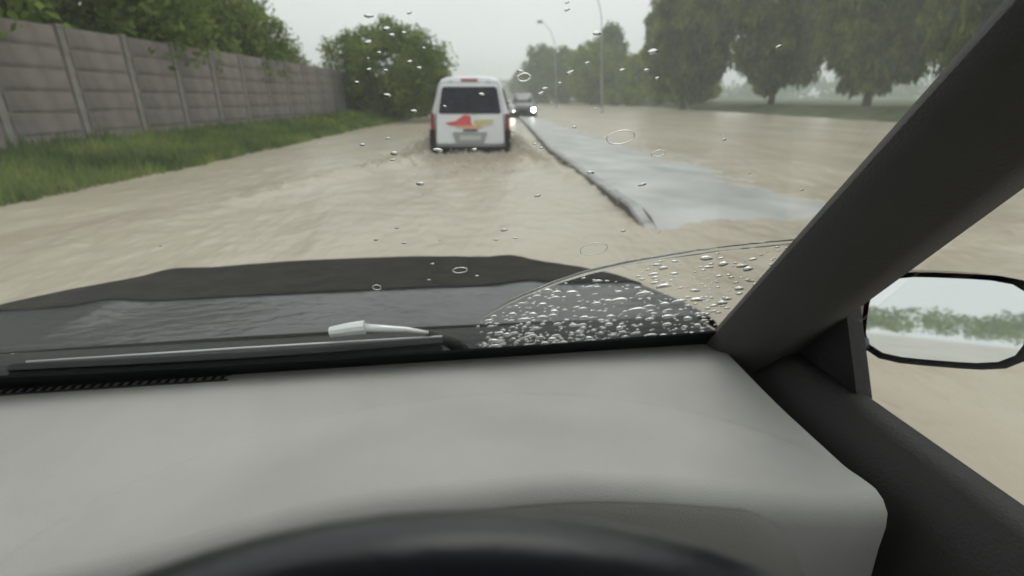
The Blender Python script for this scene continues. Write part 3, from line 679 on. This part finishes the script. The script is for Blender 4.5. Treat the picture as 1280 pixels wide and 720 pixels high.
# pillars, roof, doors
trim = mat('pillar_trim', (.085, .082, .078), .75, noise_amt=.1, nscale=5, bump=.3, bscale=300, spec=.3)
head = mat('headliner_cloth', (.16, .155, .145), .95, noise_amt=.05, nscale=20)
btrim = mat('dark_door_trim', (.035, .034, .033), .6, bump=.25, bscale=300)
top = G(0, STOP)
for (X0, X1, sg, nm) in ((XR, XR-.07, 1, 'right'), (XL, XL+.07, -1, 'left')):
    mb = MB(); P = []
    for k in range(13):
        s = -.06+(STOP+.08)*k/12; Xc = X0+(X1-X0)*k/12; c = G(Xc, s); wd2 = .062-.008*k/12
        P.append([c+Vector((-sg*.035, 0, 0))-gn*.006, c+Vector((-sg*.030, 0, 0))-gn*.022, c+Vector((sg*.03, 0, 0))-gn*.060, c+Vector((sg*.075, 0, 0))-gn*.055, c+Vector((sg*.095, 0, 0))-gn*.02,
                  c+Vector((sg*.09, 0, 0))+gn*.002, c+Vector((sg*.01, 0, 0))+gn*.012, c+Vector((-sg*.03, 0, 0))+gn*.0045])
    P = [r_+[r_[0]] for r_ in P]
    mb.grid(P); cpart('windscreen_pillar', mb, trim, smooth=True)
    # door: lower trim, glass, frame
    Xd = X0+sg*.075
    mb = MB(); P = []
    for Y in np.linspace(.74, -.9, 24):
        P.append([(Xd-sg*.07, Y, -1.2), (Xd-sg*.085, Y, -.62), (Xd-sg*.05, Y, -.44), (Xd-sg*.03, Y, -.375), (Xd+sg*.0, Y, -.365), (Xd+sg*.02, Y, -.385), (Xd+sg*.055, Y, -.6), (Xd+sg*.06, Y, -1.25)])
    mb.grid(P); dr = cpart('door', mb, btrim, smooth=True)
    mb = MB(); mb.tube([(Xd-sg*.10, .25, -.62), (Xd-sg*.13, .2, -.60), (Xd-sg*.13, .08, -.60), (Xd-sg*.10, .03, -.62)], .012, 8); cpart('door_handle', mb, glint_silver, dr, smooth=True)
    ym = lambda z: .70-(z+.38)/math.tan(RAKE)
    mb = MB(); Pz = [(-.375), .16]
    quad = [(Xd+sg*.005, .60, -.372), (Xd+sg*.005, -.85, -.372), (Xd-sg*.055, -.85, .17), (Xd-sg*.055, ym(.17)-.03, .17)]
    mb.add(quad+[(x_+sg*.004, y_, z_) for x_, y_, z_ in quad], [(0, 1, 2, 3), (7, 6, 5, 4), (0, 4, 5, 1), (1, 5, 6, 2), (2, 6, 7, 3), (3, 7, 4, 0)])
    cpart('door_window', mb, wg, dr)
    # triangular sail panel and mirror
    mb = MB(); tri = [(Xd+sg*.002, .69, -.375), (Xd+sg*.002, .50, -.375), (Xd-sg*.012, .545, -.25)]
    mb.add([(x_-sg*.008, y_, z_) for x_, y_, z_ in tri]+[(x_+sg*.014, y_, z_) for x_, y_, z_ in tri], [(0, 1, 2), (5, 4, 3), (0, 3, 4, 1), (1, 4, 5, 2), (2, 5, 3, 0)]); cpart('mirror_sail', mb, black_pl, dr)
    mc = Vector((Xd+sg*.17, .58, -.30)); i_vm = None
    nrm = (Vector((-mc.x, -mc.y, -mc.z)).normalized()+Vector((.05*sg, -1, .02))).normalized()
    mrot = Vector((0, -1, 0)).rotation_difference(nrm).to_matrix()
    mb = MB(); Vm = []; prf = [(.0, .10), (.35, .095), (.75, .07), (.97, .02), (1.0, -.035)]
    for r_, h_ in prf:
        for k in range(28):
            a = 2*math.pi*k/28; ca, sa = math.cos(a), math.sin(a); e_ = (abs(ca)**4+abs(sa)**4)**-.25
            Vm.append(mc+mrot @ Vector((ca*e_*.105*max(r_, .01), h_*.8, sa*e_*.068*max(r_, .01))))
    mb.add(Vm, [(i*28+k, i*28+(k+1) % 28, (i+1)*28+(k+1) % 28, (i+1)*28+k) for i in range(4) for k in range(28)])
    mb.tube([(Xd, .59, -.36), (Xd+sg*.05, .59, -.345), mc+Vector((-sg*.045, .05, -.045))], .018, 10); mr = cpart('door_mirror', mb, paint, smooth=True)
    mb = MB(); Vm = [mc+mrot @ Vector((math.cos(2*math.pi*k/28)*.096*(abs(math.cos(2*math.pi*k/28))**4+abs(math.sin(2*math.pi*k/28))**4)**-.25, -.022, math.sin(2*math.pi*k/28)*.06*(abs(math.cos(2*math.pi*k/28))**4+abs(math.sin(2*math.pi*k/28))**4)**-.25)) for k in range(28)]
    mb.add(Vm, [tuple(range(28))]); cpart('mirror_glass', mb, mat('mirror_silver', (.8, .82, .83), .02, metal=1), mr)
    mb = MB(); mb.box((Xd-sg*.03, -.9, -.1), (.09, .12, .62)); cpart('centre_pillar', mb, trim)
mb = MB(); mb.grid([[(X, Y, .235+.02*math.cos((X+.28)*1.6)+(.0 if Y < top.y else 0)) for X in np.linspace(XL-.02, XR+.02, 15)] for Y in np.linspace(top.y+.02, -1.6, 10)]); cpart('headliner', mb, head, smooth=True)
mb = MB(); mb.grid([[(X, Y, .265+.02*math.cos((X+.28)*1.6)) for X in np.linspace(XL-.03, XR+.03, 15)] for Y in np.linspace(top.y+.04, -1.65, 10)]); cpart('roof', mb, paint, smooth=True)
mb = MB(); mb.box((-.28, -.7, -1.2), (1.6, 2.2, .04)); cpart('floor_pan', mb, btrim)
mb = MB(); mb.box((-.28, -1.55, -.8), (1.5, .25, .9), top=.9); cpart('rear_seat', mb, mat('seat_cloth', (.12, .115, .11), .9))
mb = MB(); mb.box((-.72, -.25, -.95), (.5, .5, .18), top=.93); mb.box((-.72, -.5, -.6), (.48, .14, .62), top=.86); mb.box((-.72, -.52, -.2), (.26, .1, .16), top=.85); cpart('passenger_seat', mb, MATS['seat_cloth'])

# ------------------------------------------------------------------ water on the windscreen
water = refr_mat('rain_water', 1.33)
OUT = TH+.0004
def drop_geo(mb, X, s, rx, rs, h, seed, n=14, ang=0.):
    rings = [(1.0, 0.), (.93, .42), (.72, .78), (.38, .96)]
    V_ = []
    ca, sa = math.cos(ang), math.sin(ang)
    for r_, hh_ in rings:
        for k in range(n):
            a = 2*math.pi*k/n; ir = 1+.16*fbm(math.cos(a)*1.1+seed*3.7, math.sin(a)*1.1, seed, 2)
            u_, v_ = rx*r_*math.cos(a)*ir, rs*r_*math.sin(a)*ir
            V_.append(carW(G(X+u_*ca-v_*sa, s+u_*sa+v_*ca, OUT+h*hh_)))
    V_.append(carW(G(X, s, OUT+h)))
    F_ = [tuple(range(n))[::-1]]
    for i in range(3):
        for k in range(n): F_.append((i*n+k, i*n+(k+1) % n, (i+1)*n+(k+1) % n, (i+1)*n+k))
    F_ += [(3*n+k, 3*n+(k+1) % n, 4*n) for k in range(n)]
    mb.add(V_, F_)
# edge of the wiped sector (pixels -> glass), a ridge of water
arc_px = [(596, 404), (612, 392), (632, 381), (655, 370), (680, 360), (706, 350), (735, 341), (765, 334), (800, 327), (844, 320), (900, 312), (960, 306)]
arcg = [px_glass(*p) for p in arc_px]
def arc_s(X):
    for (xa, sa), (xb, sb) in zip(arcg, arcg[1:]):
        if xa <= X <= xb: return sa+(sb-sa)*(X-xa)/(xb-xa)
    return arcg[-1][1]+(X-arcg[-1][0])*.1 if X > arcg[-1][0] else -1
mb = MB(); P = []; X = arcg[0][0]+.01
while X < XR-.03:
    s = arc_s(X); wdd = .0040*(1+.35*fbm(X*30, 1))*sstep(arcg[0][0], arcg[0][0]+.05, X)+.0006
    P.append([carW(G(X, s-wdd, OUT)), carW(G(X, s-wdd*.7, OUT+wdd*.6)), carW(G(X, s, OUT+wdd*.85)), carW(G(X, s+wdd*.7, OUT+wdd*.6)), carW(G(X, s+wdd, OUT)), carW(G(X, s-wdd, OUT))]); X += .004
mb.grid(P); tag(mb.build('water_ridge', water, smooth=True), 'curved ridge of water left at the edge of the wiped sector', 'water line')
# drops in the unwiped corner
mb = MB(); cnt = 0; placed = []
tries = 0
while cnt < 520 and tries < 30000:
    tries += 1
    X = random.uniform(arcg[0][0]-.04, XR-.04); smax = arc_s(X)-.004; lo = .016
    if smax < lo: continue
    s = random.uniform(lo, smax)
    if random.random() > .45+.55*math.exp(-(s-lo)/.05): continue
    if random.random() > sstep(arcg[0][0]-.05, arcg[0][0]+.08, X): continue
    big = random.random(); r_ = random.uniform(.0009, .0019) if big < .5 else (random.uniform(.002, .0036) if big < .86 else random.uniform(.004, .0060))
    if any((X-a)**2+(s-b_)**2 < (r_+c)**2*1.25 for a, b_, c in placed): continue
    if s+r_ > smax: continue
    placed.append((X, s, r_)); cnt += 1
    drop_geo(mb, X, s, r_*random.uniform(1.1, 2.3), r_*random.uniform(.6, .85), r_*random.uniform(.6, .95), cnt, 12, random.uniform(-.1, .35))
tag(mb.build('raindrops', water, smooth=True), 'dense raindrops on the unwiped lower right corner of the windscreen', 'raindrops', kind='stuff')
# scattered small drops on the wiped glass
sc = [(461, 20, 5), (512, 16, 3), (483, 36, 4), (460, 53, 5), (505, 41, 3), (490, 44, 4), (474, 66, 3), (530, 60, 2), (512, 77, 3), (524, 85, 3), (484, 119, 4), (517, 139, 4), (460, 73, 2), (461, 87, 3),
      (482, 88, 3), (446, 103, 3), (547, 188, 6), (593, 187, 4), (485, 173, 3), (453, 181, 3), (493, 192, 5), (491, 200, 3), (525, 230, 6), (630, 288, 5), (672, 245, 4), (644, 298, 3), (496, 285, 3), (505, 304, 3), (550, 300, 2),
      (709, 3, 3), (709, 12, 3), (746, 42, 5), (817, 65, 6), (734, 79, 3), (713, 91, 5), (778, 88, 4), (651, 89, 4), (681, 111, 4), (676, 117, 4), (669, 180, 3), (677, 185, 3), (718, 159, 3), (745, 136, 2), (779, 289, 4),
      (803, 231, 5), (738, 216, 5), (540, 330, 3), (536, 350, 3), (596, 345, 3), (808, 88, 4), (822, 98, 3), (700, 104, 3), (556, 133, 3), (602, 118, 4), (470, 300, 3), (620, 300, 3)]
mb = MB(); i = 0
for (x_, y_, r_) in sc:
    X, s = px_glass(x_, y_); dist = G(X, s).length; rr = r_/FPX*dist*.8; i += 1
    drop_geo(mb, X, s, rr*random.uniform(1, 1.4), rr*random.uniform(.55, .8), rr*.45, i*1.3, 12, random.uniform(-.2, .5))
rs_ = random.Random(3)
for k in range(70):   # the rest of the pane
    X = rs_.uniform(XL+.1, XR-.1); s = rs_.uniform(.05, STOP-.05); q = px_glass(640, 200)
    if -.22 < X < .22: continue
    if arc_s(X) > s-.01: continue
    rr = rs_.uniform(.0007, .0018); drop_geo(mb, X, s, rr*1.3, rr*.75, rr*.45, k+.5, 12, rs_.uniform(-.2, .4))
tag(mb.build('small_raindrops', water, smooth=True), 'small scattered raindrops on the wiped part of the windscreen', 'raindrops', kind='stuff')
# ring-shaped splashes, single things
def ring(x_, y_, rx, ry_, label, gap=0., ang=.12, tube=.00042):
    X, s = px_glass(x_, y_); dist = G(X, s).length; k_ = dist/FPX; # glass is tilted, so stretch along it
    e = px_glass(x_, y_-ry_); rs = max(.0005, abs(e[1]-s)); rxx = rx*k_
    mb = MB(); pts = []; n = 48; rad = []
    for k in range(n):
        a = 2*math.pi*k/n; ir = 1+.07*fbm(math.cos(a)*1.5+x_, math.sin(a)*1.5, 2, 2)
        u_, v_ = rxx*math.cos(a)*ir, rs*math.sin(a)*ir
        pts.append(carW(G(X+u_*math.cos(ang)-v_*math.sin(ang), s+u_*math.sin(ang)+v_*math.cos(ang), OUT+.0002))); rad.append(tube*(1+.5*fbm(a*2.2, x_, 4, 2)))
    mb.tube(pts, rad, 8, closed=True)
    o = mb.build('water_ring', water, smooth=True); tag(o, label, 'water ring', 'ring-shaped splashes on the windscreen')
ring(776, 172, 17, 8.5, 'large oval water ring over the brown water right of the median', tube=.0005)
ring(742, 311.5, 17, 7.5, 'flat oval water ring just above the edge of the bonnet')
ring(655, 97, 7.5, 4.8, 'small bright water ring above the oncoming headlights', tube=.0006)
ring(823, 192, 8, 4, 'small water ring at the right, over the far edge of the median', tube=.0004)
ring(575, 338, 9, 3.2, 'small oval water ring on the dark front of the bonnet', tube=.0007)
ring(471, 359.5, 5, 3, 'tiny water ring over the left part of the dark bonnet guard', tube=.0006)

# ------------------------------------------------------------------ rain haze
hz = bpy.data.materials.new('rain_haze'); hz.use_nodes = True; t = hz.node_tree; t.nodes.clear()
o_ = t.nodes.new('ShaderNodeOutputMaterial'); pv = t.nodes.new('ShaderNodeVolumePrincipled')
pv.inputs['Color'].default_value = (.93, .95, .95, 1); pv.inputs['Density'].default_value = .0029; pv.inputs['Anisotropy'].default_value = .2
t.links.new(pv.outputs[0], o_.inputs['Volume'])
mb = MB(); mb.box((0, 140, 9.3), (900, 460, 21.6)); hzo = mb.build('haze', hz); hzo['kind'] = 'stuff'; hzo['label'] = 'pale rain haze hanging in the air'
